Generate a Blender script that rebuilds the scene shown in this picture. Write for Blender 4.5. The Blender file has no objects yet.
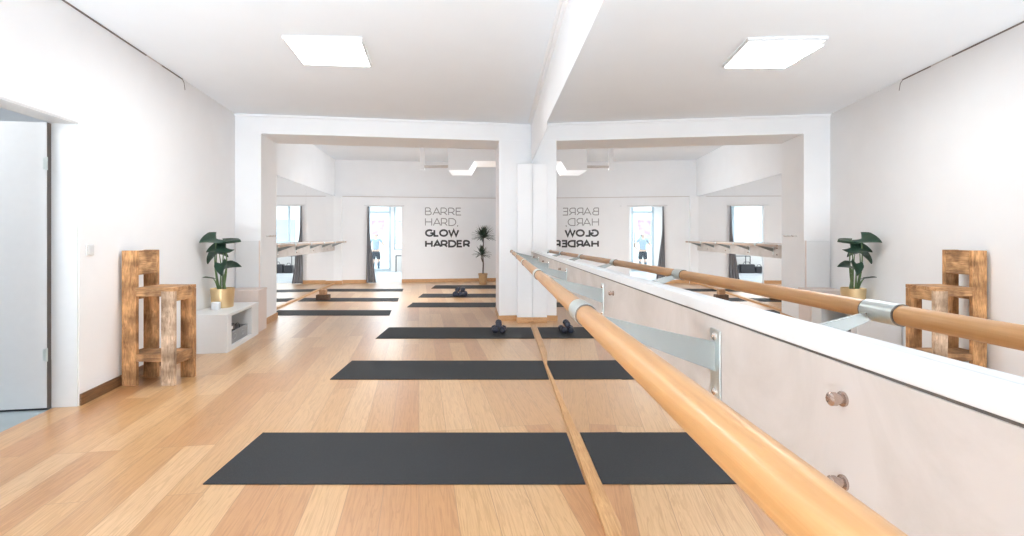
import bpy, bmesh, math, random
from mathutils import Vector, Matrix

random.seed(7)
S = bpy.context.scene
C = bpy.context.collection
PI = math.pi

# ------------------------------------------------------------------ camera
F, CX, CY, HC = 500.0, 499.0, 236.0, 1.2
cd = bpy.data.cameras.new('camera')
cam = bpy.data.objects.new('camera', cd); C.objects.link(cam)
cam.location = (0, 0, HC); cam.rotation_euler = (PI / 2, 0, 0)
cd.sensor_width = 36; cd.lens = F / 1024 * 36
cd.shift_x = (512 - CX) / 1024; cd.shift_y = (CY - 268) / 1024
cd.clip_start = 0.01; cd.clip_end = 200
S.camera = cam

# ------------------------------------------------------------------ world, exposure
w = bpy.data.worlds.new('sky'); S.world = w; w.use_nodes = True
wn = w.node_tree.nodes; wl = w.node_tree.links
bg = wn['Background']
tc = wn.new('ShaderNodeTexCoord'); sp = wn.new('ShaderNodeSeparateXYZ'); rp = wn.new('ShaderNodeValToRGB')
wl.new(tc.outputs['Generated'], sp.inputs[0]); wl.new(sp.outputs['Z'], rp.inputs[0]); wl.new(rp.outputs[0], bg.inputs[0])
rp.color_ramp.elements[0].color = (0.98, 0.99, 1.0, 1); rp.color_ramp.elements[1].color = (0.88, 0.94, 1.0, 1)
bg.inputs[1].default_value = 5.0
S.view_settings.view_transform = 'Standard'; S.view_settings.look = 'None'
S.view_settings.gamma = 1; S.view_settings.use_curve_mapping = False
S.view_settings.exposure = 0.07
S.cycles.use_denoising = True
S.cycles.max_bounces = 12; S.cycles.diffuse_bounces = 6; S.cycles.glossy_bounces = 8; S.cycles.transmission_bounces = 8
S.cycles.sample_clamp_indirect = 6.0
S.cycles.blur_glossy = 0.3


def area(name, loc, aim, sx, sy, power, col):
    l = bpy.data.lights.new(name, 'AREA'); l.shape = 'RECTANGLE'; l.size = sx; l.size_y = sy
    l.energy = power; l.color = col
    o = bpy.data.objects.new(name, l); C.objects.link(o); o.location = loc
    o.rotation_euler = (Vector(aim) - Vector(loc)).to_track_quat('-Z', 'Y').to_euler()
    return o


# room frame: a = into the room from the left wall, b = along the left wall
TH = math.atan(0.16); cT, sT = math.cos(TH), math.sin(TH)
def R(a, b, z=0.0):
    return Vector((-2.40 + a * cT - b * sT, a * sT + b * cT, z))
ROOM = Matrix.Translation((-2.40, 0, 0)) @ Matrix.Rotation(TH, 4, 'Z')

area('fill_behind_camera', R(1.9, -5.5, 1.15), R(1.9, 2, 5.6), 4.6, 2.0, 100, (0.84, 0.93, 1.0))  # added fill behind the camera, stands in for daylight from that end
up = area('fill_ceiling', (-1.5, -1.7, 0.25), (-1.8, 0.7, 3.0), 1.1, 1.0, 215, (0.80, 0.91, 1.0))  # unseen fill without a fixture, added to brighten the ceiling
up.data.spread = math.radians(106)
sw = area('daylight_side_window', (0.9, 10.6, 1.75), (-3.0, 10.2, 0.7), 1.7, 1.0, 50, (0.87, 0.94, 1.0))
sw.data.spread = math.radians(115)
area('fill_rear_room', (-1.6, 8.3, 3.09), (-1.9, 10.0, 0), 0.9, 0.6, 46, (0.93, 0.97, 1.0)).data.spread = math.radians(88)  # added fill for the rear room, no lamp there, hidden by the beam
area('panel_glow', (-1.45, 4.31, 2.745), (-1.45, 4.31, 0), 0.55, 0.55, 33, (0.90, 0.96, 1.0))
area('panel_glow', (-1.0, -2.2, 2.745), (-1.0, -2.2, 0), 0.55, 0.55, 30, (0.90, 0.96, 1.0))  # light of the second panel, out of view and added as fill
area('fill_side_room', R(-1.3, 2.6, 2.5), R(-1.2, 3.0, 0), 1.0, 1.0, 34, (0.95, 0.975, 1.0))  # fill added under the side room ceiling so the room is lit
area('reception_daylight', R(2.6, 16.2, 2.5), R(2.4, 14.8, 0), 3.5, 1.0, 110, (0.96, 0.98, 1.0))

# ------------------------------------------------------------------ materials
def new_mat(name):
    m = bpy.data.materials.new(name); m.use_nodes = True
    return m, m.node_tree.nodes, m.node_tree.links, m.node_tree.nodes['Principled BSDF']

def plain(name, col, rough=0.5, metal=0.0, var=0.04, scale=20, spec=0.5, bump=0.0, coat=0.0):
    m, n, l, p = new_mat(name)
    p.inputs['Roughness'].default_value = rough; p.inputs['Metallic'].default_value = metal
    p.inputs['Specular IOR Level'].default_value = spec; p.inputs['Coat Weight'].default_value = coat
    t = n.new('ShaderNodeTexCoord'); ns = n.new('ShaderNodeTexNoise'); ns.inputs['Scale'].default_value = scale
    ns.inputs['Detail'].default_value = 4
    l.new(t.outputs['Object'], ns.inputs['Vector'])
    r = n.new('ShaderNodeValToRGB'); l.new(ns.outputs['Fac'], r.inputs[0])
    r.color_ramp.elements[0].position = 0.3; r.color_ramp.elements[1].position = 0.7
    r.color_ramp.elements[0].color = tuple(max(0, c * (1 - var)) for c in col) + (1,)
    r.color_ramp.elements[1].color = tuple(min(1, c * (1 + var)) for c in col) + (1,)
    l.new(r.outputs[0], p.inputs['Base Color'])
    if bump:
        b = n.new('ShaderNodeBump'); b.inputs['Strength'].default_value = bump; b.inputs['Distance'].default_value = 0.002
        l.new(ns.outputs['Fac'], b.inputs['Height']); l.new(b.outputs[0], p.inputs['Normal'])
    return m

def wood(name, c0, c1, scale=(1, 1, 1), rough=0.45, grain=18.0, contrast=(0.35, 0.7), knots=False, coat=0.0, dist=1.5):
    """grain runs along the direction given the smallest scale"""
    m, n, l, p = new_mat(name)
    t = n.new('ShaderNodeTexCoord'); mp = n.new('ShaderNodeMapping'); mp.inputs['Scale'].default_value = scale
    l.new(t.outputs['Object'], mp.inputs[0])
    a = n.new('ShaderNodeTexNoise'); a.inputs['Scale'].default_value = grain; a.inputs['Detail'].default_value = 7
    a.inputs['Distortion'].default_value = dist; a.inputs['Roughness'].default_value = 0.6
    l.new(mp.outputs[0], a.inputs['Vector'])
    r = n.new('ShaderNodeValToRGB'); l.new(a.outputs['Fac'], r.inputs[0])
    r.color_ramp.elements[0].position = contrast[0]; r.color_ramp.elements[1].position = contrast[1]
    r.color_ramp.elements[0].color = c0 + (1,); r.color_ramp.elements[1].color = c1 + (1,)
    out = r.outputs[0]
    if knots:
        b = n.new('ShaderNodeTexNoise'); b.inputs['Scale'].default_value = 7; b.inputs['Detail'].default_value = 5
        l.new(t.outputs['Object'], b.inputs['Vector'])
        r2 = n.new('ShaderNodeValToRGB'); l.new(b.outputs['Fac'], r2.inputs[0])
        r2.color_ramp.elements[0].position = 0.38; r2.color_ramp.elements[1].position = 0.62
        r2.color_ramp.elements[0].color = (0.55, 0.5, 0.45, 1); r2.color_ramp.elements[1].color = (1.25, 1.25, 1.25, 1)
        mx = n.new('ShaderNodeMix'); mx.data_type = 'RGBA'; mx.blend_type = 'MULTIPLY'; mx.inputs[0].default_value = 1
        l.new(out, mx.inputs[6]); l.new(r2.outputs[0], mx.inputs[7]); out = mx.outputs[2]
    l.new(out, p.inputs['Base Color']); p.inputs['Roughness'].default_value = rough
    p.inputs['Coat Weight'].default_value = coat; p.inputs['Coat Roughness'].default_value = 0.15
    bp = n.new('ShaderNodeBump'); bp.inputs['Strength'].default_value = 0.15; bp.inputs['Distance'].default_value = 0.002
    l.new(a.outputs['Fac'], bp.inputs['Height']); l.new(bp.outputs[0], p.inputs['Normal'])
    return m

def floor_mat():
    m, n, l, p = new_mat('oak_floorboards')
    g = n.new('ShaderNodeNewGeometry'); mp = n.new('ShaderNodeMapping'); mp.vector_type = 'POINT'
    mp.inputs['Rotation'].default_value = (0, 0, -TH - PI / 2)
    l.new(g.outputs['Position'], mp.inputs[0])          # x' runs along the planks (sign aside), y' across
    br = n.new('ShaderNodeTexBrick'); br.offset = 0.37; br.offset_frequency = 3; br.squash = 1
    br.inputs['Color1'].default_value = (0, 0, 0, 1); br.inputs['Color2'].default_value = (1, 1, 1, 1)
    br.inputs['Mortar'].default_value = (0.5, 0.5, 0.5, 1)
    br.inputs['Scale'].default_value = 1; br.inputs['Mortar Size'].default_value = 0.0015
    br.inputs['Mortar Smooth'].default_value = 0.1
    br.inputs['Bias'].default_value = 0; br.inputs['Brick Width'].default_value = 1.55; br.inputs['Row Height'].default_value = 0.165
    l.new(mp.outputs[0], br.inputs['Vector'])
    # stretched grain, shifted plank by plank
    sh = n.new('ShaderNodeMix'); sh.data_type = 'VECTOR'; sh.inputs[0].default_value = 1
    mul = n.new('ShaderNodeVectorMath'); mul.operation = 'MULTIPLY'; mul.inputs[1].default_value = (0.55, 9.0, 1)
    l.new(mp.outputs[0], mul.inputs[0])
    sc = n.new('ShaderNodeVectorMath'); sc.operation = 'SCALE'; sc.inputs['Scale'].default_value = 37
    l.new(br.outputs['Color'], sc.inputs[0])
    ad = n.new('ShaderNodeVectorMath'); ad.operation = 'ADD'; l.new(mul.outputs[0], ad.inputs[0]); l.new(sc.outputs[0], ad.inputs[1])
    n1 = n.new('ShaderNodeTexNoise'); n1.inputs['Scale'].default_value = 2.2; n1.inputs['Detail'].default_value = 6; n1.inputs['Distortion'].default_value = 1.6
    l.new(ad.outputs[0], n1.inputs['Vector'])
    wv = n.new('ShaderNodeMath'); wv.operation = 'MULTIPLY'; wv.inputs[1].default_value = 34
    sn = n.new('ShaderNodeMath'); sn.operation = 'SINE'
    l.new(n1.outputs['Fac'], wv.inputs[0]); l.new(wv.outputs[0], sn.inputs[0])
    rg = n.new('ShaderNodeMapRange'); rg.inputs['From Min'].default_value = -1; rg.inputs['To Min'].default_value = 0.0; rg.inputs['To Max'].default_value = 1
    l.new(sn.outputs[0], rg.inputs['Value'])
    n2 = n.new('ShaderNodeTexNoise'); n2.inputs['Scale'].default_value = 14; n2.inputs['Detail'].default_value = 5
    l.new(ad.outputs[0], n2.inputs['Vector'])
    tone = n.new('ShaderNodeValToRGB'); l.new(br.outputs['Color'], tone.inputs[0])
    e = tone.color_ramp.elements
    e[0].color = (0.455, 0.215, 0.08, 1); e[1].color = (0.655, 0.42, 0.222, 1)
    for pos, c in ((0.3, (0.51, 0.27, 0.105, 1)), (0.62, (0.58, 0.345, 0.155, 1))):
        x = e.new(pos); x.color = c
    gr = n.new('ShaderNodeValToRGB'); l.new(rg.outputs[0], gr.inputs[0])
    gr.color_ramp.elements[0].color = (0.80, 0.72, 0.62, 1); gr.color_ramp.elements[1].color = (1.05, 1.06, 1.08, 1)
    gr.color_ramp.elements[1].position = 0.45
    m1 = n.new('ShaderNodeMix'); m1.data_type = 'RGBA'; m1.blend_type = 'MULTIPLY'; m1.inputs[0].default_value = 0.6
    l.new(tone.outputs[0], m1.inputs[6]); l.new(gr.outputs[0], m1.inputs[7])
    g2 = n.new('ShaderNodeValToRGB'); l.new(n2.outputs['Fac'], g2.inputs[0])
    g2.color_ramp.elements[0].position = 0.3; g2.color_ramp.elements[1].position = 0.65
    g2.color_ramp.elements[0].color = (0.84, 0.78, 0.70, 1); g2.color_ramp.elements[1].color = (1.04, 1.04, 1.04, 1)
    m2 = n.new('ShaderNodeMix'); m2.data_type = 'RGBA'; m2.blend_type = 'MULTIPLY'; m2.inputs[0].default_value = 0.65
    l.new(m1.outputs[2], m2.inputs[6]); l.new(g2.outputs[0], m2.inputs[7])
    m3 = n.new('ShaderNodeMix'); m3.data_type = 'RGBA'; l.new(br.outputs['Fac'], m3.inputs[0])
    l.new(m2.outputs[2], m3.inputs[6]); m3.inputs[7].default_value = (0.33, 0.17, 0.075, 1)
    l.new(m3.outputs[2], p.inputs['Base Color'])
    p.inputs['Roughness'].default_value = 0.38; p.inputs['Coat Weight'].default_value = 0.85; p.inputs['Coat Roughness'].default_value = 0.33
    bp = n.new('ShaderNodeBump'); bp.inputs['Strength'].default_value = 0.05; bp.inputs['Distance'].default_value = 0.002
    l.new(n2.outputs['Fac'], bp.inputs['Height']); l.new(bp.outputs[0], p.inputs['Normal'])
    return m

def emit(name, col, s):
    m, n, l, p = new_mat(name)
    p.inputs['Base Color'].default_value = col + (1,); p.inputs['Emission Color'].default_value = col + (1,)
    p.inputs['Emission Strength'].default_value = s
    return m

def glass(name, col, rough=0.0, alpha=0.25):
    m, n, l, p = new_mat(name)
    tr = n.new('ShaderNodeBsdfTransparent'); tr.inputs[0].default_value = col + (1,)
    gl = n.new('ShaderNodeBsdfGlossy'); gl.inputs['Roughness'].default_value = 0.02
    fr = n.new('ShaderNodeFresnel'); fr.inputs[0].default_value = 1.45
    mx = n.new('ShaderNodeMixShader'); l.new(fr.outputs[0], mx.inputs[0]); l.new(tr.outputs[0], mx.inputs[1]); l.new(gl.outputs[0], mx.inputs[2])
    l.new(mx.outputs[0], n['Material Output'].inputs[0])
    return m

def art(name):
    m, n, l, p = new_mat(name)
    t = n.new('ShaderNodeTexCoord'); ns = n.new('ShaderNodeTexNoise'); ns.inputs['Scale'].default_value = 3.5
    l.new(t.outputs['Object'], ns.inputs['Vector'])
    r = n.new('ShaderNodeValToRGB'); l.new(ns.outputs['Fac'], r.inputs[0])
    r.color_ramp.elements[0].position = 0.35; r.color_ramp.elements[1].position = 0.65
    r.color_ramp.elements[0].color = (0.50, 0.38, 0.50, 1); r.color_ramp.elements[1].color = (0.80, 0.70, 0.76, 1)
    l.new(r.outputs[0], p.inputs['Base Color']); p.inputs['Roughness'].default_value = 0.5
    return m

M = {}
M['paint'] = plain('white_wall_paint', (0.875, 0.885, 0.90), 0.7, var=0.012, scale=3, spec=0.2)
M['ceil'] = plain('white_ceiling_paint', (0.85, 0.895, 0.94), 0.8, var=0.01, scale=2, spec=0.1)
M['gloss_white'] = plain('white_lacquer', (0.73, 0.745, 0.755), 0.4, var=0.01)
M['switch'] = plain('off_white_plastic', (0.66, 0.665, 0.67), 0.4, var=0.01)
M['floor'] = floor_mat()
M['tile'] = plain('pale_tile_floor', (0.62, 0.66, 0.68), 0.25, var=0.05, scale=2)
M['tile_grey'] = plain('grey_blue_vinyl_floor', (0.31, 0.355, 0.37), 0.5, var=0.08, scale=4)
M['pave'] = plain('pale_paving', (0.62, 0.62, 0.60), 0.8, var=0.08, scale=2)
M['facade'] = plain('pale_render', (0.72, 0.72, 0.70), 0.8, var=0.05, scale=1)
M['win_dark'] = plain('facade_window_glass', (0.34, 0.40, 0.44), 0.2, var=0.1, scale=2)
M['oak_trim'] = wood('oak_trim', (0.46, 0.235, 0.09), (0.66, 0.39, 0.18), (12, 0.8, 12), 0.4, grain=6)
M['skirt_brown'] = wood('brown_skirting_wood', (0.12, 0.058, 0.025), (0.25, 0.125, 0.055), (10, 0.7, 10), 0.45, grain=5)
M['skirt_oak'] = wood('oak_skirting_wood', (0.45, 0.235, 0.10), (0.62, 0.36, 0.17), (6, 6, 12), 0.45, grain=3)
M['barre'] = wood('varnished_beech', (0.36, 0.165, 0.052), (0.50, 0.265, 0.105), (14, 0.55, 14), 0.36, grain=5, contrast=(0.25, 0.75), coat=0.12)
M['pale_rail'] = wood('pale_worn_beech', (0.50, 0.36, 0.27), (0.66, 0.52, 0.42), (14, 0.55, 14), 0.45, grain=5)
M['birch'] = wood('pale_birch_plywood', (0.45, 0.40, 0.36), (0.555, 0.505, 0.47), (4, 0.6, 0.8), 0.5, grain=3.2, contrast=(0.3, 0.6), dist=2.5)
M['pallet'] = wood('reclaimed_pallet_wood', (0.27, 0.125, 0.045), (0.68, 0.38, 0.17), (12, 12, 2.2), 0.65, grain=3.5, contrast=(0.3, 0.68), knots=True)
M['pallet_pale'] = wood('weathered_pallet_wood', (0.30, 0.19, 0.12), (0.62, 0.47, 0.34), (12, 12, 2.4), 0.7, grain=4, contrast=(0.3, 0.62), knots=True)
M['pallet_h'] = wood('reclaimed_pallet_wood_across', (0.26, 0.125, 0.05), (0.60, 0.35, 0.17), (1.6, 14, 14), 0.62, grain=3.5, contrast=(0.3, 0.68), knots=True)
M['pallet_y'] = wood('reclaimed_pallet_wood_along', (0.28, 0.135, 0.055), (0.62, 0.37, 0.18), (14, 1.6, 14), 0.62, grain=3.5, contrast=(0.3, 0.68), knots=True)
M['rubber'] = plain('charcoal_foam_mat', (0.024, 0.025, 0.027), 0.68, var=0.3, scale=160, spec=0.3, bump=0.5)
M['steel'] = plain('zinc_plated_steel', (0.60, 0.65, 0.64), 0.32, metal=0.85, var=0.12, scale=14)
M['plate'] = plain('grey_painted_steel', (0.27, 0.29, 0.285), 0.45, metal=0.3, var=0.05, scale=10)
M['chrome'] = plain('polished_screw_steel', (0.72, 0.66, 0.62), 0.18, metal=1, var=0.05)
M['bolt'] = plain('brass_toned_bolt', (0.46, 0.36, 0.31), 0.25, metal=0.9, var=0.08)
M['black'] = plain('black_plastic', (0.025, 0.025, 0.03), 0.4)
M['ring'] = plain('dark_rubber_ring', (0.10, 0.085, 0.075), 0.6)
M['navy'] = plain('navy_vinyl_dip', (0.010, 0.012, 0.030), 0.35, var=0.15)
M['grey_vinyl'] = plain('grey_vinyl_dip', (0.33, 0.34, 0.36), 0.35)
M['crate'] = plain('grey_felt', (0.30, 0.31, 0.32), 0.8)
M['beige'] = plain('pale_beige_board', (0.72, 0.62, 0.57), 0.6, var=0.04, scale=8)
M['gold'] = plain('brushed_gold', (0.80, 0.61, 0.35), 0.34, metal=1, var=0.05, scale=6)
M['brass_dull'] = plain('tan_ceramic', (0.48, 0.30, 0.15), 0.45, var=0.1)
M['soil'] = plain('potting_soil', (0.05, 0.035, 0.025), 0.95, var=0.4, scale=90)
M['leaf'] = plain('dark_glossy_leaf', (0.032, 0.070, 0.046), 0.32, var=0.35, scale=12)
M['stem'] = plain('green_petiole', (0.13, 0.22, 0.09), 0.45, var=0.15)
M['dleaf'] = plain('dark_narrow_leaf', (0.035, 0.06, 0.038), 0.45, var=0.3)
M['trunk'] = plain('bare_cane', (0.10, 0.08, 0.065), 0.8, var=0.25, scale=40)
M['curtain'] = plain('grey_curtain_cloth', (0.25, 0.25, 0.27), 0.85, var=0.08, scale=30)
M['cork'] = plain('brown_cork', (0.34, 0.19, 0.10), 0.85, var=0.25, scale=60)
M['cork_dark'] = plain('dark_brown_cork', (0.11, 0.06, 0.035), 0.85, var=0.3, scale=60)
M['frame_grey'] = plain('blue_grey_door_frame', (0.42, 0.50, 0.54), 0.4)
M['glass'] = glass('clear_window_glass', (0.86, 0.94, 0.97))
M['lamp'] = emit('lit_diffuser', (1.0, 0.99, 0.97), 6.0)
M['text_thin'] = plain('grey_vinyl_lettering', (0.30, 0.295, 0.295), 0.5)
M['text_bold'] = plain('charcoal_vinyl_lettering', (0.045, 0.045, 0.047), 0.5)
M['gap'] = plain('shadow_gap_filler', (0.20, 0.17, 0.16), 0.9)
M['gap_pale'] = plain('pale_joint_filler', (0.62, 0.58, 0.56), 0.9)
M['poster'] = art('mauve_abstract_print')
M['paper'] = plain('white_paper', (0.85, 0.85, 0.87), 0.6)
M['skin'] = plain('skin', (0.52, 0.34, 0.26), 0.55)
M['hair'] = plain('brown_hair', (0.09, 0.06, 0.045), 0.6)
M['top'] = plain('grey_blue_top', (0.27, 0.32, 0.38), 0.8)
M['shorts'] = plain('black_shorts', (0.02, 0.022, 0.03), 0.8)
M['leggings'] = plain('dark_blue_leggings', (0.05, 0.08, 0.12), 0.8)
mm, n_, l_, p_ = new_mat('mirror_silver')
p_.inputs['Base Color'].default_value = (0.925, 0.925, 0.922, 1); p_.inputs['Metallic'].default_value = 1; p_.inputs['Roughness'].default_value = 0.0
M['mirror'] = mm

# ------------------------------------------------------------------ mesh helpers
def add_box(bm, x0, x1, y0, y1, z0, z1, mat=None):
    vs = [Vector((x, y, z)) for z in (z0, z1) for y in (y0, y1) for x in (x0, x1)]
    if mat is not None: vs = [mat @ v for v in vs]
    v = [bm.verts.new(p) for p in vs]
    for f in ((0, 2, 3, 1), (4, 5, 7, 6), (0, 1, 5, 4), (2, 6, 7, 3), (0, 4, 6, 2), (1, 3, 7, 5)):
        bm.faces.new([v[i] for i in f])

def add_prism(bm, pts, z0, z1):
    """pts: plan polygon (x, y), counter-clockwise"""
    lo = [bm.verts.new((x, y, z0)) for x, y in pts]; hi = [bm.verts.new((x, y, z1)) for x, y in pts]
    bm.faces.new(lo[::-1]); bm.faces.new(hi)
    k = len(pts)
    for i in range(k): bm.faces.new((lo[i], lo[(i + 1) % k], hi[(i + 1) % k], hi[i]))

def add_prism_axis(bm, pts, o, ex, ey, depth):
    """pts in the plane (o, ex, ey), pushed by the vector depth"""
    lo = [bm.verts.new(o + ex * x + ey * y) for x, y in pts]; hi = [bm.verts.new(v.co + depth) for v in lo]
    bm.faces.new(lo[::-1]); bm.faces.new(hi)
    k = len(pts)
    for i in range(k): bm.faces.new((lo[i], lo[(i + 1) % k], hi[(i + 1) % k], hi[i]))

def add_tube(bm, pts, rad, seg=16, caps=True):
    pts = [Vector(p) for p in pts]
    if not isinstance(rad, (list, tuple)): rad = [rad] * len(pts)
    rings = []; up = None
    for i, p in enumerate(pts):
        t = (pts[min(i + 1, len(pts) - 1)] - pts[max(i - 1, 0)]).normalized()
        if up is None:
            up = Vector((0, 0, 1)) if abs(t.z) < 0.9 else Vector((1, 0, 0))
        s = t.cross(up).normalized(); up = s.cross(t).normalized()
        rings.append([bm.verts.new(p + (s * math.cos(2 * PI * k / seg) + up * math.sin(2 * PI * k / seg)) * rad[i]) for k in range(seg)])
    for a, b in zip(rings, rings[1:]):
        for k in range(seg): bm.faces.new((a[k], a[(k + 1) % seg], b[(k + 1) % seg], b[k]))
    if caps:
        bm.faces.new(rings[0][::-1]); bm.faces.new(rings[-1])

def add_lathe(bm, prof, c=(0, 0, 0), seg=32, mat=None):
    rings = []
    for r, z in prof:
        if r < 1e-6:
            p = Vector((c[0], c[1], c[2] + z)); rings.append([bm.verts.new(mat @ p if mat else p)])
        else:
            rr = []
            for k in range(seg):
                p = Vector((c[0] + r * math.cos(2 * PI * k / seg), c[1] + r * math.sin(2 * PI * k / seg), c[2] + z))
                rr.append(bm.verts.new(mat @ p if mat else p))
            rings.append(rr)
    for a, b in zip(rings, rings[1:]):
        if len(a) == 1 and len(b) == 1: continue
        for k in range(seg):
            k2 = (k + 1) % seg
            if len(a) == 1: bm.faces.new((a[0], b[k2], b[k]))
            elif len(b) == 1: bm.faces.new((a[k], a[k2], b[0]))
            else: bm.faces.new((a[k], a[k2], b[k2], b[k]))

def obj(name, bm, m, parent=None, bevel=0.0, smooth=False, matrix=None, subsurf=0):
    bmesh.ops.recalc_face_normals(bm, faces=bm.faces)
    me = bpy.data.meshes.new(name); bm.to_mesh(me); bm.free()
    if smooth:
        for p in me.polygons: p.use_smooth = True
        try: me.set_sharp_from_angle(angle=math.radians(40))
        except Exception: pass
    me.materials.append(m)
    o = bpy.data.objects.new(name, me); C.objects.link(o)
    if parent is not None: o.parent = parent
    if matrix is not None: o.matrix_basis = matrix
    if bevel:
        b = o.modifiers.new('bevel', 'BEVEL'); b.width = bevel; b.segments = 2; b.limit_method = 'ANGLE'
    if subsurf:
        s = o.modifiers.new('sub', 'SUBSURF'); s.levels = subsurf; s.render_levels = subsurf
    return o

def tag(o, label, cat, group=None):
    o['label'] = label; o['category'] = cat
    if group: o['group'] = group
    return o

def thing(name, label, cat, matrix=None, loc=None, group=None):
    o = bpy.data.objects.new(name, None); o.empty_display_size = 0.1; C.objects.link(o)
    if matrix is not None: o.matrix_basis = matrix
    if loc is not None: o.location = loc
    return tag(o, label, cat, group)

def dup(root, matrix, label, group=None):
    r = root.copy(); C.objects.link(r); r.matrix_basis = matrix; r['label'] = label
    if group: r['group'] = group
    for ch in list(root.children):
        c = ch.copy(); C.objects.link(c); c.parent = r
        for g in list(ch.children):
            d = g.copy(); C.objects.link(d); d.parent = c
    return r

def structure(name, bm, m, bevel=0.0, matrix=None, label=None, smooth=False):
    o = obj(name, bm, m, bevel=bevel, matrix=matrix, smooth=smooth); o['kind'] = 'structure'
    if label: o['label'] = label
    return o

def BM(): return bmesh.new()
def boxbm(*a):
    b = BM(); add_box(b, *a); return b

# ------------------------------------------------------------------ setting: floors
MX = 0.46            # mirror plane
H1, H2 = 2.795, 3.14
B0, B1, B2 = 6.605, 7.33, 12.75      # column front, beam back, far wall
# studio floor reaches under the walls; left of the left wall it stops at the threshold line
b = BM()
p = [R(-0.155, -6.2), (2.9, -6.2, 0), (1.9, 13.9, 0), R(-0.6, B2 + 0.12), R(-0.9, 7.0), R(-0.155, 6.7)]
add_prism(b, [(q[0], q[1]) for q in p], -0.05, 0)
structure('floor', b, M['floor'], label='glossy oak plank floor of the studio')
b = BM(); q = [R(-3.2, 0.8), R(-0.156, 0.8), R(-0.156, 5.2), R(-3.2, 5.2)]
add_prism(b, [(v.x, v.y) for v in q], -0.055, -0.003)
structure('floor_side_room', b, M['tile_grey'], label='grey blue floor beyond the open door')
b = BM(); q = [R(-2.0, B2 + 0.121), R(6.5, B2 + 0.121), R(6.5, 17.3), R(-2.0, 17.3)]
add_prism(b, [(v.x, v.y) for v in q], -0.05, -0.002)
structure('floor_reception', b, M['tile'], label='pale floor of the front room')
structure('ground_street', boxbm(-14, 16, 17.32, 40, -0.56, -0.36), M['pave'], matrix=None, label='pale pavement outside')

# ------------------------------------------------------------------ left wall with door opening
DB0, DB1, DZ = 2.62, 3.576, 2.0
b = BM()
add_box(b, -0.16, 0, -6.1, DB0, 0, H1 + 0.1); add_box(b, -0.16, 0, DB1, B0 + 0.1, 0, H1 + 0.1); add_box(b, -0.16, 0, DB0, DB1, DZ, H1 + 0.1)
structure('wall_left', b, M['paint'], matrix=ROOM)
# side room shell
b = BM(); add_box(b, -3.2, -3.1, 0.8, 5.2, 0, 2.6); add_box(b, -3.2, -0.16, 5.1, 5.2, 0, 2.6); add_box(b, -3.2, -0.16, 0.8, 0.9, 0, 2.6)
structure('wall_side_room', b, M['paint'], matrix=ROOM)
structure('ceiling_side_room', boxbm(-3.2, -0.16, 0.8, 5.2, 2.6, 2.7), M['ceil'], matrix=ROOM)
# door lining in the reveal
b = BM(); add_box(b, -0.165, -0.005, DB1 - 0.012, DB1 - 0.001, 0.0, DZ - 0.012); add_box(b, -0.165, -0.005, DB0 + 0.001, DB0 + 0.012, 0, DZ - 0.012)
add_box(b, -0.165, -0.005, DB0 + 0.001, DB1 - 0.001, DZ - 0.012, DZ - 0.001)
structure('trim_1', b, M['gloss_white'], matrix=ROOM, label='white door lining')
# open door leaf, hinged on the far jamb and swung away by 90 degrees
door = bpy.data.objects.new('door_1', None); C.objects.link(door); door.matrix_basis = ROOM @ Matrix.Translation((-0.169, DB1 - 0.014, 0.0))
door['kind'] = 'structure'; door['label'] = 'white flush door swung open into the side room'
obj('leaf', boxbm(-0.87, 0, -0.04, 0.0, 0.012, 1.985), M['gloss_white'], door, bevel=0.003)
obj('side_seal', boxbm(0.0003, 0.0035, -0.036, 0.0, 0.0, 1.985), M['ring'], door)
obj('bottom_gap_shade', boxbm(-0.868, -0.002, -0.036, -0.004, 0.0, 0.0115), M['black'], door)  # black strip standing for the shadow in the gap under the leaf
for hz in (0.38, 1.70):
    b = BM(); add_tube(b, [(0.003, -0.044, hz - 0.045), (0.003, -0.044, hz + 0.045)], 0.007, 10); add_box(b, -0.02, 0.003, -0.043, -0.0402, hz - 0.04, hz + 0.04)
    obj('hinge', b, M['steel'], door, smooth=True)
b = BM(); add_tube(b, [(-0.80, -0.04, 1.02), (-0.80, -0.085, 1.02), (-0.69, -0.09, 1.02)], 0.009, 10); obj('door_handle', b, M['steel'], door, smooth=True)

# ------------------------------------------------------------------ back wall behind the camera with three windows
b = BM()
ax = [(-0.16, 0.35), (1.55, 1.75), (2.95, 3.15), (4.35, 4.6)]
for x0, x1 in ax: add_box(b, x0, x1, -6.1, -5.95, 0, H1 + 0.1)
for x0, x1 in ((0.35, 1.55), (1.75, 2.95), (3.15, 4.35)):
    add_box(b, x0, x1, -6.1, -5.95, 0, 0.75); add_box(b, x0, x1, -6.1, -5.95, 2.4, H1 + 0.1)
structure('wall_back', b, M['paint'], matrix=ROOM)
for i, (x0, x1) in enumerate(((0.35, 1.55), (1.75, 2.95), (3.15, 4.35))):
    b = BM()
    for q in ((x0, x0 + .05, .75, 2.4), (x1 - .05, x1, .75, 2.4), (x0 + .05, x1 - .05, .75, .8), (x0 + .05, x1 - .05, 2.35, 2.4)):
        add_box(b, q[0], q[1], -6.06, -6.0, q[2], q[3])
    structure('window_%d' % (i + 1), b, M['gloss_white'], matrix=ROOM)

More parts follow.
